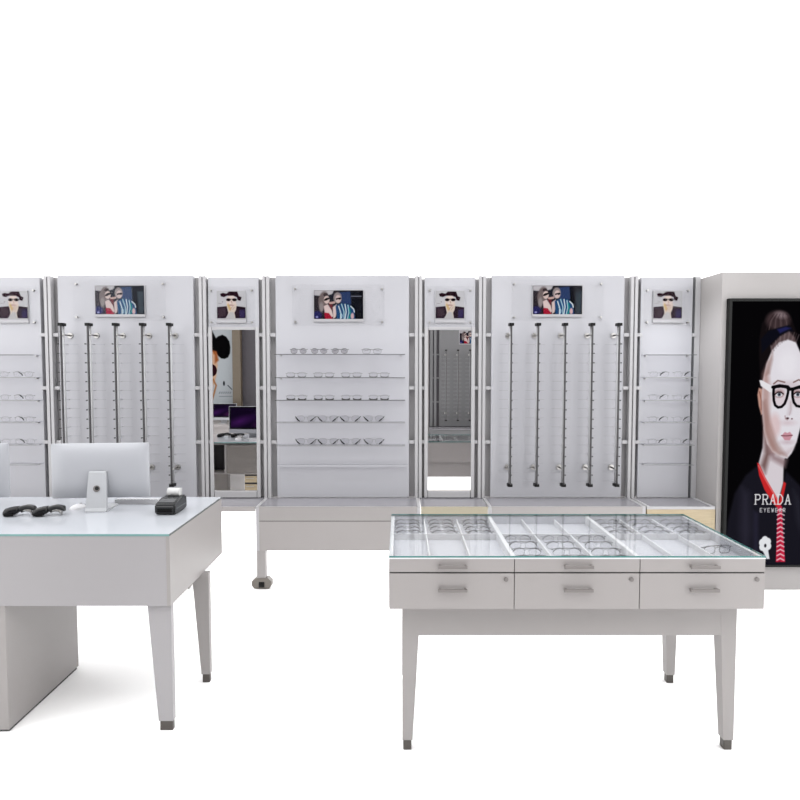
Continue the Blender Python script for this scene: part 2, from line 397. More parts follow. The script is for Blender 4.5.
# ================================================================ BASE CABINETS
def cabinet(x0, x1, label, front='lacquer', feet=True, wood=False):
    t = thing('base_cabinet', label, 'cabinet', ((x0+x1)/2, CY, 0), 0, 'low cabinets under the wide wall panels' if not wood else None)
    w = (x1-x0)/2
    d = WY+.0-CY-.02
    bm = B(); bx(bm, -w+.022, w-.022, .012, d, .292, .600); obj('carcass', bm, front, t)
    for s in (-1, 1):
        zb = .06 if feet else .29
        a, b = sorted((s*w, s*(w-.024)))
        bm = B(); bx(bm, a, b, 0, d, .288, LED+.002 if not wood else .5915, bev=.002)
        if wood: box('top_edge', 'post_white', t, a, b, 0, d, .592, LED+.001)
        obj('side_panel', bm, 'maple' if wood else 'post_white', t)
    box('top_glass', 'ledge', t, -w+.024, w-.024, .012, d, .600, LED-.001)
    box('front_rail', 'lacquer_leg' if not wood else 'post_white', t, -w+.024, w-.024, 0, .012, .592 if wood else .508, LED)
    bm = B(); bx(bm, -w+.024, w-.024, .002, .012, .500 if not wood else .492, .508); obj('shadow_gap', bm, 'seam' if not wood else 'maple', t)
    if wood:
        box('door', 'maple', t, -w+.024, w-.024, 0, .012, .500, .591); box('door', 'maple', t, -w+.024, w-.024, 0, .012, .288, .494)
    else:
        box('drawer', 'lacquer', t, -w+.024, w-.024, 0, .012, .288, .503, bev=.001)
    if feet:
        for s in (-1, 1):
            for y in (.03,):
                f = 'leg'
                bm = B(); cx = -(w-.036) if s < 0 else w-.085; bx(bm, cx-.034, cx+.030, y-.026, y+.028, .085, .288, bev=.002); lg = obj(f, bm, 'lacquer_leg', t)
                bm = B(); prism(bm, [(cx-.045, .085), (cx-.072, .06), (cx-.072, .03), (cx-.055, .008), (cx+.055, .008), (cx+.072, .03), (cx+.072, .06), (cx+.045, .085)], y-.028, y+.028)
                obj('castor_housing', bm, 'castor_grey', lg)
                bm = B(); cyl(bm, (cx-.02, y, .036), (cx+.02, y, .036), .0356, n=20); obj('wheel', bm, 'black', lg)
    return t
cabinet(-2.69, -1.51, 'low white cabinet on castors behind the white desk')
cabinet(-1.045, .148, 'low white cabinet on castors under the centre glasses shelves')
cabinet(.640, 1.780, 'low white cabinet behind the glass-topped display table')
cabinet(1.788, 2.284, 'low cabinet with pale maple front beside the big poster', wood=True)
for x0, x1, lb in ((-1.506, -1.049, 'grey ledge shelf below the left mirror'), (.152, .636, 'grey ledge shelf below the centre mirror'), (-3.28, -2.694, 'grey ledge shelf at the left edge below the glasses shelves')):
    t = thing('ledge_shelf', lb, 'shelf', ((x0+x1)/2, CY, .57), 0, 'ledges under the narrow panels'); w = (x1-x0)/2; d = WY-CY
    box('ledge_top', 'ledge', t, -w, w, .012, d+.028, .022, .039)
    box('front_edge', 'pale_edge' if x0 > 0 else 'lacquer', t, -w, w, 0, .012, -.03 if x0 > 0 else .005, .040)

# ================================================================ GLASSES
def rim(cx, w, h, n=14, p=2.6, z0=0):
    out = []
    for k in range(n):
        t = 2*PI*k/n; c, s = math.cos(t), math.sin(t)
        out.append((cx + w*abs(c)**(2/p)*(1 if c > 0 else -1), 0, z0 + h*abs(s)**(2/p)*(1 if s > 0 else -1)))
    return out
def make_glasses(style, label, group, temples='back', sc=1.0):
    """origin at the bottom middle of the rims; front faces -Y"""
    t = thing('eyeglasses', label, 'glasses', (0, 0, 0), 0, group)
    P = {'round': dict(w=.025, h=.021, p=2.0, r=.0018, m='frame_grey', l='lens_tint'),
         'thin': dict(w=.027, h=.018, p=3, r=.0013, m='frame_grey', l='lens_clear'),
         'half': dict(w=.028, h=.016, p=3, r=.0011, m='frame_mid', l='lens_clear'),
         'low': dict(w=.028, h=.016, p=3, r=.0011, m='frame_mid', l='lens_clear'),
         'brow': dict(w=.027, h=.018, p=3, r=.0008, m='frame_silver', l='lens_clear'),
         'browpale': dict(w=.027, h=.018, p=3, r=.0008, m='frame_silver', l='lens_clear'),
         'dark': dict(w=.027, h=.018, p=3, r=.0022, m='frame_dark', l='lens_clear'),
         'pale': dict(w=.027, h=.018, p=3, r=.0012, m='frame_mid', l='lens_clear'),
         'rimless': dict(w=.027, h=.019, p=3, r=.0009, m='frame_mid', l='lens_clear')}[style]
    w, h = P['w']*sc, P['h']*sc; z0 = h+P['r']; off = (P['w']+.010)*sc
    bm = B()
    for s in (-1, 1): tube(bm, rim(s*off, w, h, p=P['p'], z0=z0), P['r'], n=5, closed=True)
    tube(bm, [(-(off-w), 0, z0+h*.35), (0, -.003, z0+h*.62), (off-w, 0, z0+h*.35)], P['r']*1.1, n=5)
    for s in (-1, 1): tube(bm, [(s*(off+w*.97), 0, z0+h*.5), (s*(off+w+.006), .001, z0+h*.6), (s*(off+w+.008), .008, z0+h*.6)], P['r']*1.5, n=5)
    obj('frame', bm, P['m'], t)
    if style in ('half', 'low'):
        for s in (-1, 1):   # heavy lower rim
            pts = [q for q in rim(s*off, w, h, n=20, p=3, z0=z0) if q[2] < z0-.2*h]; pts.sort(key=lambda q: q[0])
            bm = B(); tube(bm, pts, (.0062 if style == 'half' else .0036), n=6, ry=.4); obj('lower_rim', bm, 'frame_dark' if style == 'half' else 'frame_grey', t)
    if style in ('brow', 'browpale'):
        for s in (-1, 1):   # sloping brow bars
            bm = B(); tube(bm, [(s*(off+w*1.05), -.001, z0-.1*h), (s*(off+w*.6), -.001, z0+.62*h), (s*(off-w*.1), -.001, z0+.95*h), (s*(off-w*.85), -.001, z0+.7*h)], [.0016, .0026, .0030, .0016], n=6, ry=.6)
            obj('brow_bar', bm, 'frame_grey' if style == 'brow' else 'frame_mid', t)
    for s in (-1, 1):
        bm = B(); a = rim(s*off, w*.98, h*.98, p=P['p'], z0=z0); prism(bm, [(q[0], q[2]) for q in a], -.0006, .0006); obj('lens', bm, P['l'], t)
    tm = 'frame_dark' if style in ('rimless', 'dark') else P['m']
    for s in (-1, 1):
        x = s*(off+w+.008); bm = B()
        if temples == 'back':
            pts = [(x, .008, z0+h*.6), (x*.99, .05, z0+h*.55), (x*.97, .09, z0+h*.3), (x*.94, .115, .003)]
            if style == 'rimless': pts = [(x, .008, z0+h*.6), (x*.98, .04, z0+h*.5), (x*.93, .08, z0+h*.2), (x*.9, .10, .003)]
        elif temples == 'front':   # swung towards the viewer, tips dropped inwards
            pts = [(x, -.006, z0+h*.8), (x*.92, -.03, z0+h*.5), (x*.74, -.048, z0-h*.1), (x*.50, -.058, z0-h*.75)]
        else:                      # folded behind the lenses
            y = .010 if s < 0 else .016
            pts = [(x, y-.004, z0+h*.5), (x*.6, y, z0+h*.75), (-x*.2, y+.003, z0+h*.6), (-x*.75, y+.004, z0+h*.1)]
            if style in ('half', 'low', 'brow', 'browpale'): pts = [(a, b, min(c, z0+h*.62)) for a, b, c in pts[:3]]
        if temples in ('tip_left', 'tip_right'):
            dark = (s < 0) == (temples == 'tip_left'); y = .010 if dark else .016
            pts = [(x, y-.004, z0+h*.5), (x*.85, y, z0+h*.8), (x*.62, y+.001, z0+h*.85)] if dark else [(x, y-.004, z0+h*.5), (x*.4, y, z0+h*.6), (-x*.5, y+.002, z0+h*.2)]
            tube(bm, pts, .0012, n=5); a = obj('temple', bm, 'frame_silver', t)
            if dark:
                bm = B(); tube(bm, [(x*.62, y+.001, z0+h*.85), (x*.42, y+.001, z0+h*.55), (x*.25, y, z0+h*.1), (x*.14, y, z0-h*.5)], [.002, .0042, .0046, .003], n=6)
                obj('ear_tip', bm, 'black', a)
            continue
        rim_r = [.0015, .0032, .0048, .0042] if temples == 'front' else ([.001]*len(pts) if P['r'] < .0012 else [.0013, .0014, .0016, .0016][:len(pts)])
        tube(bm, pts, rim_r, n=5)
        obj('temple', bm, 'black' if temples == 'front' else tm, t)
    return t
PROTO = {}
def glasses(style, temples, sc, loc, rz, label, group):
    k = (style, temples, sc)
    if k not in PROTO:
        g = make_glasses(style, label, group, temples, sc); g.location = loc; g.rotation_euler = (0, 0, rz); PROTO[k] = g; return g
    return dup(PROTO[k], loc, rz, label, group)

def shelf(name, x0, x1, z, label, group, pf, depth=.10):
    t = thing('glass_shelf', label, 'shelf', ((x0+x1)/2, pf, z), 0, group); w = (x1-x0)/2
    box('shelf_plate', 'shelf_acrylic', t, -w, w, -depth+.004, -.001, -.006, 0)
    box('front_edge', 'frame_grey' if name == 'dark' else 'frame_silver', t, -w, w, -depth, -depth+.004, -.006, 0)
    for s in (-1, 1):
        bm = B(); cyl(bm, (s*(w-.03), -.0, -.009), (s*(w-.03), -.03, -.009), .004, n=8); obj('shelf_pin', bm, 'steel', t)
    return t

cx, pf = WIDE[3]
ords = ['top', 'second', 'third', 'fourth', 'fifth']
seat = ['first pair from left', 'second pair from left', 'third pair from left', 'fourth pair from left']
SZ = [1.724, 1.549, 1.375, 1.210, 1.040]
def zrow(py, y=4.515):   # height of a shelf front
    p = math.atan(.05); k = (py-400)/600; c, s = math.cos(p), math.sin(p)
    return 1.6-(k*y*c+y*s)/(c-k*s)
SZ = [zrow(v) for v in (354, 377.3, 400, 422.3, 445.3)]
looks = ['round grey frame eyeglasses', 'thin grey frame eyeglasses', 'heavy dark lower-rim eyeglasses', 'rimless eyeglasses with dark temples', 'rimless eyeglasses with dark temples']
for r, z in enumerate(SZ):
    shelf('dark' if r < 3 else 'light', cx-.5, cx+.478, z, f'clear glasses shelf, {ords[r]} on the wide centre panel', 'shelves on the centre panel', pf)
    Yg = pf-.075
    xs = {0: [299, 319.5, 340, 372], 1: [296.5, 324, 351.5, 379], 2: [296.5, 324, 351.5, 379], 3: [304.5, 327, 349.5, 373.5], 4: [304.5, 327, 349.5, 373.5]}[r]
    st = ['round', 'low', 'half', 'rimless', 'rimless'][r]
    for k, px in enumerate(xs):
        X = (px-400)/600*(Yg*.99875+.01)
        style, sc, tm = st, (1.12 if r else .98), 'folded' if r < 3 else 'front'
        if r == 0 and k == 3: style, sc = 'thin', 1.1
        glasses(style, tm, sc, (X, Yg+(.065 if r > 2 else 0), z+.0005), 0, f'{looks[r] if not (r==0 and k==3) else "thin eyeglasses standing apart"}, {seat[k]}, {ords[r]} centre shelf', 'eyeglasses on the centre shelves')
t = thing('glass_shelf', 'lowest clear empty shelf on the wide centre panel', 'shelf', (cx, pf, zrow(466)), 0, 'shelves on the centre panel')
box('shelf_plate', 'shelf_acrylic', t, -.5, .5, -.04, 0, -.012, 0); box('front_edge', 'panel', t, -.5, .5, -.044, -.04, -.012, .0)

for bi, side in ((0, 'left'), (6, 'right')):
    cx, pf = NAR[bi]; Yg = pf-.07
    rows = [(354.5, 0), (377.2, 1), (400.3, 1), (422.3, 1), (444.8, 1), (464.5, 0)]
    nm = ['top', 'second', 'third', 'fourth', 'fifth', 'lowest']
    for r, (py, full) in enumerate(rows):
        z = zrow(py)
        off = .0 if bi == 0 else .0
        shelf('dark' if r < 1 else 'light', cx-.19+off, cx+.19+off, z, f'clear acrylic shelf, {nm[r]} on the {side} narrow panel', f'shelves on the {side} narrow panel', pf)
        if full:
            for k, dx in enumerate((-.095, .09)):
                glasses('rimless', 'tip_left' if bi == 0 else 'tip_right', 1.1, (cx+dx+(.0 if bi == 0 else .018), Yg+.0, z+.0005), 0,
                        f'thin rimless eyeglasses, {"left" if k == 0 else "right"} pair on the {nm[r]} shelf of the {side} narrow panel', f'eyeglasses on the {side} narrow panel')

# ================================================================ DISPLAY RODS
zt = 1.937; zb = .733
def make_rod(label, group):
    t = thing('display_rod', label, 'display rod', (0, 0, 0), 0, group)
    # origin on the panel face; the dark profile stands in front of its silver tube
    y = -.132
    bm = B(); bx(bm, -.0052, .0052, y-.009, y+.006, 0, zt-zb, bev=.001); obj('rod_profile', bm, 'rod_dark', t)
    bm = B(); cyl(bm, (0, y+.034, .0), (0, y+.034, zt-zb), .0075, n=14); obj('rod_tube', bm, 'rod_silver', t)
    for z in (0, zt-zb):
        bm = B(); bx(bm, -.018, .018, y-.014, y+.045, z-.010, z+.012, bev=.003); obj('end_cap', bm, 'black', t)
    for z in (.118, zt-zb-.075):
        bm = B(); cyl(bm, (0, .001, z), (0, -.012, z), .021, n=20); cyl(bm, (0, -.012, z), (0, y+.006, z), .007, n=10); obj('bracket', bm, 'steel', t)
    for k in range(17):
        z = zt-zb-.145-k*.0695
        if z < .01: break
        bm = B(); bx(bm, -.0045, .0045, y-.046, y-.036, z-.0045, z+.0045); pg = obj('frame_peg', bm, 'rod_dark', t)
        bm = B(); cyl(bm, (0, y-.037, z), (0, y-.008, z), .003, n=8); obj('clear_pin', bm, 'clear_acrylic', pg)
        bm = B(); bx(bm, -.072, .072, -.034, -.030, z-.0016, z+.0016); cyl(bm, (0, y+.02, z), (0, -.031, z), .002, n=6); obj('rear_bar', bm, 'bar_grey', pg)  # thin grey bar across, close to the panel face
    return t
rod = None
nth = ['leftmost', 'second from left', 'middle', 'second from right', 'rightmost']
for bi, side, cx in ((1, 'left', -2.116), (5, 'right', 1.228)):
    for k in range(5):
        lb = f'vertical metal display rod, {nth[k]} of five on the {side} wide panel'
        gr = f'display rods on the {side} wide panel'
        loc = (cx+(k-2)*.2005, WY-.035, zb)
        if rod is None: rod = make_rod(lb, gr); rod.location = loc
        else: dup(rod, loc, 0, lb, gr)

# ================================================================ BIG POSTER
def letters(c, txt, x, y, h, w, gap, lw, col, serif):
    G = {'P': [[(0, 0), (0, 1)], [(0, 0), (.7, 0), (1, .15), (1, .38), (.7, .53), (0, .53)]],
         'R': [[(0, 0), (0, 1)], [(0, 0), (.7, 0), (1, .15), (1, .35), (.7, .5), (0, .5)], [(.5, .5), (1, 1)]],
         'A': [[(0, 1), (.5, 0), (1, 1)], [(.2, .65), (.8, .65)]],
         'D': [[(0, 0), (0, 1)], [(0, 0), (.55, 0), (1, .3), (1, .7), (.55, 1), (0, 1)]],
         'E': [[(1, 0), (0, 0), (0, 1), (1, 1)], [(0, .5), (.8, .5)]], 'Y': [[(0, 0), (.5, .5), (1, 0)], [(.5, .5), (.5, 1)]],
         'W': [[(0, 0), (.25, 1), (.5, .3), (.75, 1), (1, 0)]]}
    F = {'P': [(0, 1)], 'R': [(0, 1), (1, 1)], 'A': [(0, 1), (1, 1)], 'D': [], 'E': [], 'Y': [], 'W': []}
    for ch in txt:
        for st in G[ch]: c.line([(x+a*w, y+b*h) for a, b in st], lw, col)
        if serif:
            for a, b in F[ch]: c.line([(x+a*w-w*.22, y+b*h), (x+a*w+w*.22, y+b*h)], lw*.7, col)
            if ch in 'PRD': c.line([(x-w*.22, y), (x+w*.2, y)], lw*.7, col)
            if ch == 'D': c.line([(x-w*.22, y+h), (x+w*.2, y+h)], lw*.7, col)
        x += w+gap
PW, PH = 97, 265
c = Canvas(PW, PH, 2.3, (7, 6, 8))
def q(px, py): return (px-(729-7*(py-300)/265), py-300)
def Q(*a): return [q(x, y) for x, y in a]
# jacket
c.poly(Q((756, 464), (744, 474), (733, 492), (726, 520), (720, 566), (822, 566), (822, 500), (806, 492), (795, 480), (785, 470), (778, 500)), (26, 25, 34), 3)
c.poly(Q((740, 486), (748, 492), (750, 530), (744, 560), (738, 530)), (48, 46, 60), 9, .7)
c.poly(Q((752, 510), (757, 512), (757, 562), (752, 562)), (44, 42, 60), 4, .7)
c.poly(Q((792, 488), (800, 500), (803, 540), (796, 520)), (42, 42, 52), 6, .7)
# neck
c.poly(Q((762, 425), (761, 446), (757, 462), (764, 478), (777, 500), (782, 482), (782.5, 460), (788, 445)), (222, 214, 220), 1.6)
c.poly(Q((762, 430), (763, 452), (759, 464), (764, 472), (768, 455), (772, 452)), (110, 80, 78), 5, .85)
c.poly(Q((764, 440), (775, 454), (786, 458), (784, 466), (770, 458)), (150, 124, 128), 5, .8)
# collar
c.poly(Q((755.5, 461), (757.6, 462), (764, 476), (778, 500), (782.5, 480), (785, 482), (781.5, 500), (778, 509), (771, 501), (763, 488), (757.6, 474)), (206, 42, 44), .9)
c.line(Q((757, 464), (764, 478), (777, 500)), 1.0, (232, 120, 120), 1)
# tie
c.poly(Q((776.5, 505), (781, 505), (782, 530), (784.5, 562), (775, 562), (776, 530)), (205, 40, 70), .7)
for k in range(12):
    y = 508+k*4.6
    c.line(Q((776.2, y+1.5), (779.5, y-.3), (783.2, y+1.7)), 1.1, (238, 205, 212), .9)
    c.line(Q((777, y+3.6), (779.5, y+2.4)), .9, (120, 20, 46), .9)
# hair and headband
c.poly(Q((777, 309), (768, 312), (760, 322), (757.5, 336), (757, 352), (758, 370), (757, 390), (764, 395), (770, 350), (795, 345), (794, 330), (790, 318), (785, 311)), (20, 15, 17), 1.6)
c.ell(*q(776, 319), 12, 9.5, (66, 52, 54), 4); c.ell(*q(779, 314), 5.5, 3, (138, 122, 126), 4, .2)
for k in range(9): c.line(Q((764+k*3, 329-k*.7), (767+k*2.3, 320-k*.8), (772+k*1.5, 313)), .7, (110, 94, 96) if k % 2 else (44, 32, 36), 1, .7)
c.poly(Q((759, 338), (766, 330), (778, 326), (787, 324), (792, 330), (780, 333), (769, 342), (760, 352)), (14, 14, 24), 1.5)
c.poly(Q((775, 328), (784, 325.5), (789, 327), (778, 332)), (34, 36, 84), 2)
c.poly(Q((769, 345), (778, 335), (787, 330), (793, 336), (794.5, 343), (786, 339), (777, 342), (770, 352)), (98, 82, 84), 2)
# ear
c.poly(Q((757, 386), (755.6, 393), (757, 404), (759.5, 413), (762, 412), (762, 388)), (196, 150, 134), 1.2)
c.line(Q((757.8, 390), (759.5, 398), (759.5, 408)), .9, (130, 78, 66), 1)
# face
face = Q((777, 341), (770, 349), (764.5, 362), (761, 378), (760, 396), (760.5, 412), (762, 427), (765.5, 442), (771, 450), (779, 455), (786, 457), (790.5, 451.5), (795.5, 440), (799.5, 424), (801.5, 400), (801.5, 370), (799, 352), (794, 341), (786, 338))
c.poly(face, (233, 229, 236), 1.4)
c.poly(Q((761, 372), (766, 360), (768, 385), (768, 410), (770, 432), (778, 452), (770, 450), (763, 432), (760, 405)), (176, 138, 132), 5, .75)
c.poly(Q((771, 349), (766, 360), (764, 374), (768, 372), (771, 358)), (150, 118, 112), 3, .6)
c.poly(Q((790, 412), (792, 398), (788, 398), (785, 414)), (206, 194, 200), 3, .6)
c.poly(Q((776, 451), (786, 455), (794, 444), (786, 448)), (190, 168, 172), 3, .6)
for a in ((784, 384, 16, 5, (212, 198, 206)), (778, 398, 9, 6, (222, 206, 212)), (797, 400, 6, 6, (222, 206, 212)), (773, 424, 6, 12, (222, 190, 190)), (786, 440.5, 6, 2, (196, 172, 180)), (786, 421, 7, 2.6, (214, 194, 200)), (785, 447, 6, 3, (226, 216, 222))):
    c.ell(*q(a[0], a[1]), a[2], a[3], a[4], 4, 0, .7)
for k in range(13):   # hairline strands
    a = k/12; hx, hy = 770+24*a, 350-13*math.sin(a*2.2)
    c.line(Q((hx, hy+1.5), (hx-1+4*a, hy-6)), .8, (84, 66, 68) if k % 2 else (140, 122, 124), 1.4, .6)
c.ell(*q(786, 362), 9, 12, (243, 240, 246), 8, 0, .7)
c.poly(Q((760.5, 400), (764, 398), (769, 420), (776, 440), (786, 455), (778, 454), (768, 444), (762.5, 428)), (150, 112, 104), 4, .5)
# temple arm of the glasses
c.poly(Q((757.5, 378.5), (760, 378.5), (771, 384.5), (771.5, 390), (768, 390.5), (759, 384)), (238, 236, 240), .8)
# brows, eyes
c.line(Q((772, 382), (776, 378.8), (783, 380.5)), 1.3, (126, 96, 92), 1); c.line(Q((792, 380.5), (797, 378), (802, 380)), 1.3, (126, 96, 92), 1)
for ex in (777.3, 796):
    c.ell(*q(ex, 391.5), 5.4, 4.2, (186, 160, 164), 2.5); c.ell(*q(ex, 392.5), 4.4, 3.0, (150, 120, 122), 1.5); c.ell(*q(ex, 393), 3.6, 2, (232, 230, 236), .8); c.ell(*q(ex+.3, 392.6), 1.8, 2, (92, 100, 112), .7); c.ell(*q(ex+.3, 392.6), .8, .9, (12, 12, 16), .5)
    c.line(Q((ex-4.3, 392.8), (ex-1, 390.2), (ex+2, 390.3), (ex+4.4, 392.2)), 1.3, (46, 32, 34))
# spectacles
def lensring(a): c.line(Q(*a), 2.7, (10, 9, 12), closed=True)
lensring([(772, 386.4), (774, 385.2), (779, 384.6), (785, 385.4), (786.6, 387.4), (786.4, 391), (785, 397), (783, 402), (780, 405), (776.5, 405.6), (773.6, 403.5), (772.2, 399), (771.7, 392)])
lensring([(790.8, 389.5), (792, 387), (797, 385.8), (805, 386), (808, 387), (808, 398), (805, 403), (800, 405), (795, 404), (792.3, 400.5), (791, 395)])
c.line(Q((771, 385.4), (778, 383.9), (786, 385), (788.5, 387.5), (792, 387), (798, 385)), 3.2, (10, 9, 12))
# nose, lips
c.line(Q((789, 400), (789.5, 408), (788, 413)), 1.0, (196, 180, 186), 1.5); c.ell(*q(786, 416.5), 1.5, 1.0, (66, 40, 44), 1)
c.line(Q((783.5, 414), (784, 417), (786, 418)), .9, (170, 144, 148), 1); c.ell(*q(790.5, 417), .9, .7, (110, 80, 84), .8)
c.poly(Q((780, 433.8), (783.5, 430.2), (786, 431.2), (788.5, 430), (791.3, 433.4), (788.5, 438.6), (783.3, 438.4)), (206, 150, 162), .9)
c.line(Q((780, 433.8), (785, 434.1), (791, 433.5)), 1.1, (132, 84, 92))
# lettering and flower
letters(c, 'PRADA', q(754.3, 493)[0], 193.3, 9.8, 4.6, 3.0, 1.05, (236, 234, 236), True)
letters(c, 'EYEWEAR', q(758.8, 507)[0], 207.2, 3.8, 2.0, 1.9, .6, (214, 212, 216), False)
fx, fy = q(764, 545)
for a in range(6): c.ell(fx+3.2*math.cos(a*PI/3+.4), fy+4.6*math.sin(a*PI/3+.4)-1, 3.3, 3.9, (238, 240, 244), .8)
c.poly([(fx-2, fy+6), (fx+2, fy+14), (fx+5, fy+14), (fx+3, fy+4)], (232, 235, 240), .8)
c.ell(fx+.2, fy+.3, 1.2, 1.8, (30, 28, 34), .8)
t = thing('wall_poster', 'large black backlit poster of a woman in glasses with white lettering', 'poster', (2.33, CY, 0))
PX1 = .70
bm = B(); bx(bm, 0, PX1, -.03, -.001, .185, 2.10, bev=.003); obj('light_box', bm, 'black_gloss', t)
bm = B()
for a in ((-.006, .016, 0), (PX1-.012, PX1+.008, 0)): bx(bm, a[0], a[1], -.038, -.0005, .18, 2.105, bev=.002)
bx(bm, .014, PX1-.01, -.038, -.0005, 2.085, 2.105); bx(bm, .014, PX1-.01, -.038, -.0005, .18, .195); obj('poster_frame', bm, 'black', t)
c.mesh('poster_print', .008, PX1-.006, .195, 2.088, -.0335, 'backlit_print', t)

# ================================================================ DISPLAY TABLE
TZ, TY0, TY1, TX0, TX1 = .862, 2.35, 3.046, -.044, 1.454
tw = TX1-TX0; td = TY1-TY0; tcx = (TX0+TX1)/2
t = thing('display_table', 'white glass-topped display table with six drawers and tapered legs', 'table', (tcx, TY0, 0))
L = -tw/2; R = tw/2; m3 = tw/3
bm = B(); bx(bm, L+.004, R-.004, .018, td-.004, .647, .790)
bx(bm, L, L+.016, .0175, td, .647, TZ-.008); bx(bm, R-.016, R, .0175, td, .647, TZ-.008); bx(bm, L+.016, R-.016, td-.016, td, .647, TZ-.008)
obj('carcass', bm, 'lacquer', t)
box('tray_lining', 'tray_white', t, L+.016, R-.016, .0185, td-.016, .791, .815)
bm = B(); bx(bm, L, R, .0, .014, TZ-.012, TZ-.0085)
bx(bm, L, R, td-.016, td, TZ-.0085, TZ-.008)
for x in (L+m3, L+2*m3): bx(bm, x-.009, x+.009, .014, td-.016, .815, TZ-.009)
for x in (L, R-.016): bx(bm, x, x+.016, .014, td-.016, TZ-.0079, TZ-.0076)
obj('top_frame', bm, 'divider_white', t)
bm = B(); bx(bm, L+.016, R-.016, td-.0165, td-.016, .815, TZ-.009); bx(bm, L+.016, L+.0165, .018, td-.0165, .815, TZ-.009); bx(bm, R-.0165, R-.016, .018, td-.0165, .815, TZ-.009)
obj('side_lining', bm, 'tray_white', t)
ymid = 2.745-TY0
bm = B()
bx(bm, L+.016, R-.016, ymid-.004, ymid+.004, .815, .842)
for i in range(3):
    for k in (1, 2):
        x = L+i*m3+k*m3/3
        bx(bm, x-.003, x+.003, .02, td-.016, .815, .838)
obj('tray_divider', bm, 'divider_white', t)
bm = B(); bx(bm, L, R, 0, td, TZ-.007, TZ); g = obj('glass_top', bm, ['clear_glass', 'glass_edge'], t)
for p in g.data.polygons:
    if abs(p.normal.z) < .5: p.material_index = 1
for i in range(3):
    a, b = L+i*m3+.0015, L+(i+1)*m3-.0015
    bm = B(); bx(bm, a, b, 0, .0175, .797, TZ-.012, bev=.001); u = obj('drawer', bm, 'lacquer', t)
    bm = B(); bx(bm, a, b, 0, .0175, .647, .791, bev=.001); l = obj('drawer', bm, 'lacquer', t)
    bm = B(); bx(bm, a, b, .006, .0172, .7915, .7965); obj('shadow_gap', bm, 'seam', t)
    mx = (a+b)/2+.003
    for z, par in ((.822, u), (.728, l)):
        bm = B(); bx(bm, mx-.058, mx+.058, -.022, -.014, z-.0065, z+.0065, bev=.002)
        for s in (-1, 1): bx(bm, mx+s*.05-.005, mx+s*.05+.005, -.015, .0, z-.004, z+.004)
        obj('handle', bm, 'handle_steel', par)
    bm = B(); cyl(bm, (b-.032, 0, .768), (b-.032, -.004, .768), .009, n=18); cyl(bm, (b-.032, -.004, .768), (b-.032, -.0055, .768), .006, n=14); obj('lock', bm, 'handle_steel', l)
for i in (1, 2): box('seam', 'seam', t, L+i*m3-.0014, L+i*m3+.0014, .006, .0172, .647, TZ-.012)
fx0, fx1, fy0, fy1 = .011-tcx, 1.402-tcx, 2.45-TY0, 3.03-TY0
bm = B(); bx(bm, fx0, fx1, fy0, fy0+.02, .495, .647); bx(bm, fx0, fx1, fy1-.02, fy1, .495, .647)
bx(bm, fx0, fx0+.02, fy0+.02, fy1-.02, .495, .647); bx(bm, fx1-.02, fx1, fy0+.02, fy1-.02, .495, .647); obj('apron', bm, 'lacquer_leg', t)
def leg(parent, xo, yo, sx, sy, ztop, wt=.076, wb=.042, m='lacquer_leg', deep=None):
    """outer corner (xo, yo); the leg grows inwards by sx, sy and tapers on its inner faces"""
    def rr(w): return (*sorted((xo, xo+sx*w)), *sorted((yo, yo+sy*(deep or w))))
    mid = wb
    bm = B(); frustum(bm, rr(wt), rr(wb+.002), .045, ztop-.002); l = obj('leg', bm, m, parent)
    e = .003; r = rr(wb+.001)
    bm = B(); bx(bm, r[0]+e, r[1]-e, r[2]+e, r[3]-e, 0, .046, bev=.003); obj('foot_glide', bm, 'dark_glide', l)
for sx, xo in ((1, fx0-.0005), (-1, fx1+.0005)):
    for sy, yo in ((1, fy0-.0005), (-1, fy1+.0005)): leg(t, xo, yo, sx, sy, .647, wt=.070 if sx < 0 else .076, wb=.040)

# eyeglasses lying in the tray
cells = []
colname = ['left', 'middle', 'right']; rowname = ['rearmost', 'second from rear', 'second from front', 'frontmost']
modname = ['left', 'middle', 'right']
def tray(i, k, rear, n, style, sc, tm='folded'):
    x = TX0+(i+.5)*m3+(k-1)*m3/3
    ys = np.linspace(TY1-.06, 2.745+.035, n) if rear else np.linspace(2.745-.05, TY0+.055, n)
    for j, y in enumerate(ys):
        rz = random.uniform(-.05, .05)
        glasses(style, tm, sc, (x+random.uniform(-.004, .004), float(y), .8155), rz,
                f'folded {"dark" if style == "brow" else "thin"} eyeglasses, {rowname[j]}, {"rear" if rear else "front"} {colname[k]} cell, {modname[i]} table section', 'eyeglasses in the display table')
for k in range(3): tray(0, k, True, 4, 'brow', .93)
for k in range(3): tray(1, k, False, 4, 'browpale', .93)
for k in range(3): tray(2, k, True, 4, 'browpale', .93)
glasses('thin', 'folded', .95, (TX0+2.5*m3+m3/3-.015, TY0+.18, .8155), .15, 'single folded eyeglasses lying in the front right cell of the display table', 'eyeglasses in the display table')

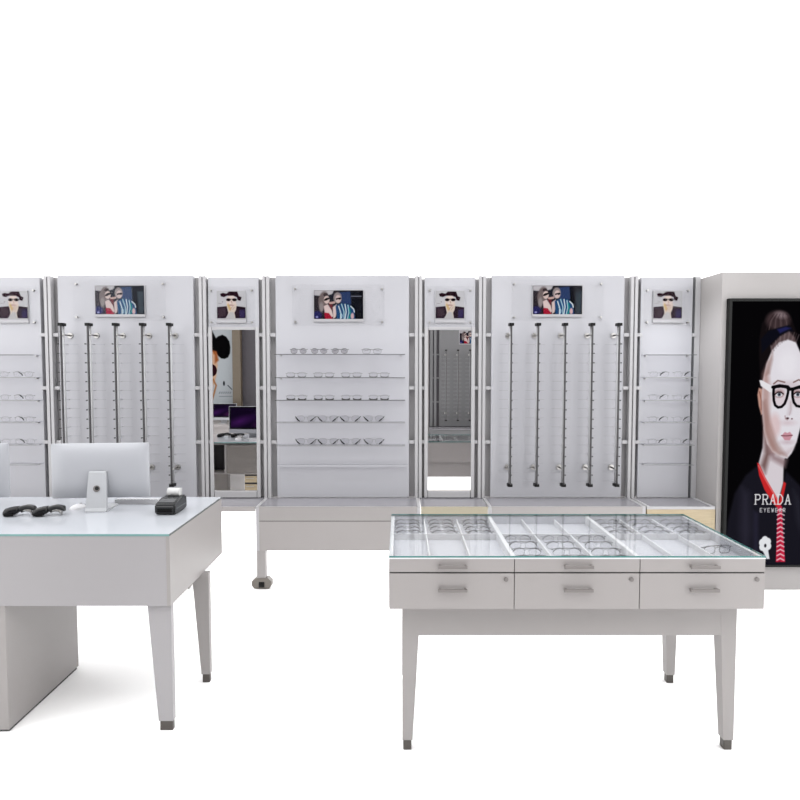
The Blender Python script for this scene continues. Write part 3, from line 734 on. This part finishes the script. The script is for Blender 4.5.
# ================================================================ DESK
DZ, DY0, DY1, DXR, DXL, DZB = .89, 2.569, 3.327, -1.0, -2.95, .572
t = thing('service_desk', 'white desk with frosted glass top and tapered legs', 'desk', (0, 0, 0))
bm = B(); bx(bm, DXL, DXR-.016, DY0, DY0+.018, DZB, DZ-.010); obj('front_panel', bm, 'lacquer_desk', t)
bm = B(); bx(bm, DXR-.0155, DXR, DY0, DY1, DZB, DZ-.010); obj('side_panel', bm, 'lacquer_leg', t)
bm = B(); bx(bm, DXL, DXR-.016, DY0+.018, DY1-.02, .862, DZ-.0101); obj('inner_top', bm, 'lacquer', t)
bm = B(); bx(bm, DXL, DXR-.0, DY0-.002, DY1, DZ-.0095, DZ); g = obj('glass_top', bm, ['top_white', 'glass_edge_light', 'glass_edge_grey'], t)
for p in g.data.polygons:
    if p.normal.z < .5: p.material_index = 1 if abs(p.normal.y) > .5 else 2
# back side seen in the mirror: open dark cubbies and beige doors
bm = B(); bx(bm, -2.9, DXR-.02, DY1-.25, DY1-.24, .575, .86); obj('cubby_back', bm, 'cubby_dark', t)
bm = B()
for x in (-2.35, -2.05, -1.72, -1.34): bx(bm, x-.009, x+.009, DY1-.24, DY1-.001, .58, .861)
bx(bm, DXL, DXR-.02, DY1-.24, DY1-.001, DZB, .58); obj('cubby_divider', bm, 'lacquer', t)
box('drawer', 'beige_front', t, -1.708, -1.352, DY1-.02, DY1-.002, .582, .86)
box('drawer', 'beige_front', t, -1.33, DXR-.018, DY1-.02, DY1-.002, .582, .86)
leg(t, -1.006, DY0+.018, -1, 1, DZB+.002, wt=.104, wb=.062, m='lacquer_desk', deep=.030)
leg(t, -.972, 3.03, -1, -1, DZB+.002, wt=.085, wb=.042, deep=.034)
t2 = thing('pedestal_cabinet', 'floor-standing grey pedestal cabinet below the left part of the white desk', 'cabinet', (0, 0, 0))
box('carcass', 'lacquer_leg', t2, -2.60, -1.727, 2.575, 3.15, .012, DZB-.002, bev=.002)
box('plinth', 'seam', t2, -2.59, -1.732, 2.585, 3.14, 0, .012)
bm = B()
for k in range(2): bx(bm, -2.595+k*.43, -2.175+k*.43, 3.15, 3.162, .03, .565, bev=.002)
obj('door', bm, 'beige_front', t2)

# ---- monitors
def make_monitor(label, loc, rz):
    t = thing('desktop_computer', label, 'computer', loc, rz, 'all-in-one computers on the desk')
    w = .238; z0, z1 = .058, .337
    # bulged shell: layered rings towards the camera (-y)
    zc = (z0+z1)/2; h = (z1-z0)/2; nx, nz = 28, 18
    bm = B(); G = []
    for jz in range(nz+1):
        row = []
        for ix in range(nx+1):
            a, b = -math.cos(PI*ix/nx), -math.cos(PI*jz/nz)
            bulge = (1-a**6)**.8*(1-abs(b)**3.5)**.9
            row.append(bm.verts.new((a*w, -.026*bulge, zc+b*h)))
        G.append(row)
    for jz in range(nz):
        for ix in range(nx): bm.faces.new((G[jz][ix], G[jz][ix+1], G[jz+1][ix+1], G[jz+1][ix])).smooth = True
    bx(bm, -w, w, .0002, .0122, z0, z1, bev=.002)
    obj('shell', bm, 'monitor_shell', t)
    bm = B(); bx(bm, -w+.006, w-.006, .0125, .015, z0+.045, z1-.004); obj('bezel', bm, 'black_gloss', t)
    cv = Canvas(44, 25, 2, (18, 8, 30)); cv.ell(10, 17, 10, 4, (78, 30, 104), 8, -.4, .7); cv.ell(30, 9, 11, 3, (44, 18, 66), 8, -.5, .6)
    cv.ell(36, 18, 8, 3, (150, 60, 140), 6, -.3, .5)
    cv.mesh('screen', -w+.02, w-.02, z0+.058, z1-.016, .0155, 'screen_image', t, 1)
    # stand: leaning plate from the shell back down to the desk, then the foot
    bm = B()
    prof = [(-.030, .165), (-.030, .20), (-.045, .195), (-.072, .02), (-.078, .006), (-.078, 0), (.10, 0), (.10, .006), (-.062, .009), (-.056, .02)]
    def wd(z): return .041+.010*(1-min(z, .2)/.2)
    A = [bm.verts.new((-wd(p[1]), p[0], p[1])) for p in prof]; Bq = [bm.verts.new((wd(p[1]), p[0], p[1])) for p in prof]
    bm.faces.new(A); bm.faces.new(Bq[::-1])
    for k in range(len(prof)): bm.faces.new((A[k], Bq[k], Bq[(k+1) % len(prof)], A[(k+1) % len(prof)]))
    s = obj('stand', bm, 'stand_alu', t)
    # cable hole ring on the slanted plate
    nrm = Vector((0, -(.175), .027)).normalized(); ctr = Vector((0, -.0575, .115))
    bm = B(); cyl(bm, ctr-nrm*.002, ctr+nrm*.0022, .0165, n=24); obj('cable_hole', bm, 'handle_steel', s)
    bm = B(); cyl(bm, ctr+nrm*.0015+Vector((.002, 0, .002)), ctr+nrm*.003+Vector((.002, 0, .002)), .010, n=20); obj('cable_opening', bm, 'dark_grey', s)
    return t
mon = make_monitor('silver-white all-in-one computer seen from behind, fully visible on the desk', (-1.527, 3.04, DZ+.0003), .10)
dup(mon, (-2.24, 3.04, DZ+.0003), .03, 'all-in-one computer cut off by the left edge of the picture', 'all-in-one computers on the desk')
# keyboard
t = thing('keyboard', 'white keyboard lying behind the fully visible computer', 'keyboard', (-1.41, 3.19, DZ), .0)
bm = B(); prism(bm, [(-.045, 0), (.05, 0), (.05, .006), (-.045, .024)], -.10, .13, 'x'); obj('keyboard_body', bm, 'plastic_white', t)
bm = B()
for r in range(5):
    for k in range(12): bx(bm, -.093+k*.018, -.079+k*.018, -.036+r*.017, -.023+r*.017, .0195-r*.0033, .0255-r*.0033)
obj('keys', bm, 'plastic_white', t)
t = thing('computer_mouse', 'small white mouse beside the computer stand', 'mouse', (-1.66, 3.06, DZ))
bm = B(); bmesh.ops.create_uvsphere(bm, u_segments=16, v_segments=10, radius=1)
bmesh.ops.delete(bm, geom=[v for v in bm.verts if v.co.z < -.01], context='VERTS')
for v in bm.verts: v.co = Vector((v.co.x*.034, v.co.y*.05, max(v.co.z, 0)*.02))
for f in bm.faces: f.smooth = True
obj('mouse_body', bm, 'plastic_white', t)
box('button_seam', 'mid_grey', t, -.0006, .0006, .012, .04, .0145, .0185)

# ---- barcode scanners: head low at the left, handle rising and curving right
def make_scanner(label):
    t = thing('barcode_scanner', label, 'scanner', (0, 0, 0), 0, 'hand scanners on the desk')
    def loft(path, name, m):
        bm = B(); rings = []; n = 14
        for (x, z, w, h) in path:
            rings.append([bm.verts.new((x, w*math.copysign(abs(math.cos(a))**.7, math.cos(a)), max(0.0, z+h*math.copysign(abs(math.sin(a))**.7, math.sin(a))))) for a in [2*PI*k/n for k in range(n)]])
        for A, Bq in zip(rings[:-1], rings[1:]):
            for k in range(n): bm.faces.new((A[k], A[(k+1) % n], Bq[(k+1) % n], Bq[k])).smooth = True
        bm.faces.new(rings[0][::-1]); bm.faces.new(rings[-1]); obj(name, bm, m, t)
    loft([(-.078, .018, .030, .014), (-.070, .022, .036, .021), (-.04, .026, .036, .024), (-.015, .032, .030, .021), (-.002, .037, .024, .016)], 'scanner_head', 'black_gloss')
    loft([(-.004, .037, .023, .0155), (.015, .044, .019, .013), (.04, .049, .017, .012), (.062, .045, .017, .013), (.078, .037, .018, .015), (.082, .034, .012, .010)], 'handle', 'dark_grey')
    loft([(.006, .024, .010, .008), (.03, .030, .011, .008), (.055, .026, .011, .010), (.064, .016, .012, .016)], 'grip_underside', 'steel')
    bm = B(); bx(bm, -.0795, -.0775, -.024, .024, .010, .026); obj('scan_window', bm, 'black_gloss', t)
    bm = B(); bx(bm, -.07, -.02, -.0375, -.033, .004, .020, bev=.002); obj('side_window', bm, 'black', t)
    return t
sc = make_scanner('black hand barcode scanner lying nearest the left edge of the desk'); sc.location = (-1.855, 2.90, DZ); sc.rotation_euler = (0, 0, .12); sc.scale = (.88, .88, .88)
dup(sc, (-1.712, 2.90, DZ), .12, 'black hand barcode scanner lying nearer the fully visible computer', 'hand scanners on the desk')

# ---- card terminal with paper roll
t = thing('card_terminal', 'dark grey card payment terminal with white paper slip', 'payment terminal', (-1.150, 2.985, DZ), 0)
bm = B(); w = .050
prof = [(-.085, .008), (-.085, .048), (-.072, .060), (.0, .068), (.06, .074), (.08, .068), (.085, .04), (.085, .008), (.07, 0), (-.07, 0)]
prism(bm, prof, -w, w, 'x'); bmesh.ops.bevel(bm, geom=list(bm.edges), offset=.007, segments=2, affect='EDGES')
obj('terminal_body', bm, 'dark_grey', t)
bm = B(); bx(bm, -w-.001, w+.001, -.065, .065, .026, .032); obj('side_trim', bm, 'mid_grey', t)
bm = B(); prism(bm, [(-.068, .0600), (-.068, .0615), (-.012, .0685), (-.012, .066)], -.036, .036, 'x'); obj('display', bm, 'mid_grey', t)
bm = B(); prism(bm, [(-.0845, .016), (-.0865, .016), (-.0865, .034), (-.0845, .034)], -.035, .035, 'x'); obj('card_slot', bm, 'black', t)
for k in range(3): box('key', 'mid_grey', t, -.035+k*.025, -.017+k*.025, -.005, .008, .066, .0705)
bm = B(); cyl(bm, (-.032, .045, .090), (.030, .045, .090), .019, n=20); obj('paper_roll', bm, 'paper', t)
bm = B(); prism(bm, [(.055, .07), (.058, .07), (.062, .108), (.059, .108)], -.034, .034, 'x'); obj('paper_slip', bm, 'paper', t)

# ================================================================ BEHIND THE CAMERA (seen only in the mirrors)
t = thing('hat_poster', 'large poster of a woman in a black hat and sunglasses reflected in the left mirror', 'poster', (-3.84, -1.248, 0))
c = Canvas(56, 80, 3, (196, 203, 208))
c.poly([(16, 22), (36, 20), (39, 30), (40, 38), (38, 50), (34, 62), (30, 80), (14, 80), (16, 50)], (216, 178, 150), 1.5)
c.poly([(12, 2), (30, 0), (33, 0), (36, 6), (38.5, 11), (41, 9), (45, 7.5), (49, 9.5), (52, 14), (53, 20), (52.5, 26), (50.5, 30), (47, 31.5), (43.5, 31), (40.5, 28.5), (38, 25), (28, 22), (14, 25), (6, 20)], (12, 12, 14), 1)
c.poly([(33, 22), (39, 24), (41, 33), (37, 36), (37, 28)], (170, 96, 54), 2)
c.ell(34, 43, 5, 6, (44, 16, 22)); c.ell(22, 43, 5, 6, (44, 16, 22)); c.line([(35, 52), (38, 58), (34, 72)], 1.6, (176, 118, 76), 1)
for k in range(6): c.line([(41+k*2.2, 66), (42+k*2.2, 64.5)], .8, (120, 124, 132))
c.line([(41, 69), (54, 69)], .7, (140, 142, 150)); c.ell(46, 56, 1, 2.4, (40, 40, 46)); c.line([(50, 58), (54, 62)], 1, (80, 84, 92))
box('poster_board', 'plastic_white', t, 0, .95, .0, .02, .95, 2.34)
c.mesh('poster_print', .0, .95, .95, 2.34, .0205, 'printed_card', t, 1)
# opposite display unit
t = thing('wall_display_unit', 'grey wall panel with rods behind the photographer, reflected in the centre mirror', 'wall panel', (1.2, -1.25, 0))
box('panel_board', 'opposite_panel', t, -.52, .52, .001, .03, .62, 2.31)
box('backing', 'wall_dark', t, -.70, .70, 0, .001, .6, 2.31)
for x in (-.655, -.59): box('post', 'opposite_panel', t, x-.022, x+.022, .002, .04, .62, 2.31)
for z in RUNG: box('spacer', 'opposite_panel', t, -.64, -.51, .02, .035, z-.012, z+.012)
h = thing('group_photo_print', 'small photo of two women reflected at the top of the centre mirror', 'picture', (1.22, -1.22, 2.164))
box('card', 'card_grey', h, -.2, .2, .001, .008, -.12, .12); art_group('right').mesh('printed_picture', -.19, .19, -.11, .11, .0085, 'printed_card', h, 1)
for k in range(5):
    dup(rod, (1.2+(k-2)*.205, -1.22, zb), PI, f'vertical display rod reflected in the centre mirror, {nth[k]} of five', 'rods behind the photographer')
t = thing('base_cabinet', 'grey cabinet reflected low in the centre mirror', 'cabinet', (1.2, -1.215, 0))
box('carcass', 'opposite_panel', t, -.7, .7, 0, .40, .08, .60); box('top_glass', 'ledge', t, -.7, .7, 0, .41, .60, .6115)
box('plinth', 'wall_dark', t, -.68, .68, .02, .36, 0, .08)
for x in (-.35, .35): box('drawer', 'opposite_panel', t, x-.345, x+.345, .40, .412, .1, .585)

t = thing('drawer_stack', 'low pale wooden drawer stack reflected at the foot of the left mirror', 'drawers', (-1.95, 1.05, 0))
box('carcass', 'beige_front', t, -.27, .27, 0, .40, .02, .46); box('plinth', 'seam', t, -.25, .25, .01, .38, 0, .02)
for k in range(4):
    dr = box('drawer', 'maple', t, -.262, .262, .40, .415, .035+k*.105, .115+k*.105); box('shadow_gap', 'cubby_dark', t, -.262, .262, .40, .405, .117+k*.105, .138+k*.105)
    box('handle', 'steel', dr, -.05, .05, .415, .425, .085+k*.105, .092+k*.105)

t = thing('back_counter', 'white counter with a dark screen reflected in the left mirror', 'counter', (-3.0, -.90, 0))
box('counter_top', 'lacquer', t, -.5, .5, -.32, .30, .66, .70); box('carcass', 'lacquer', t, -.48, .48, -.30, .26, .0, .66)
dup(mon, (-2.985, -.88, .7003), 0, 'all-in-one computer on the back counter, reflected in the left mirror', 'all-in-one computers in the mirror')
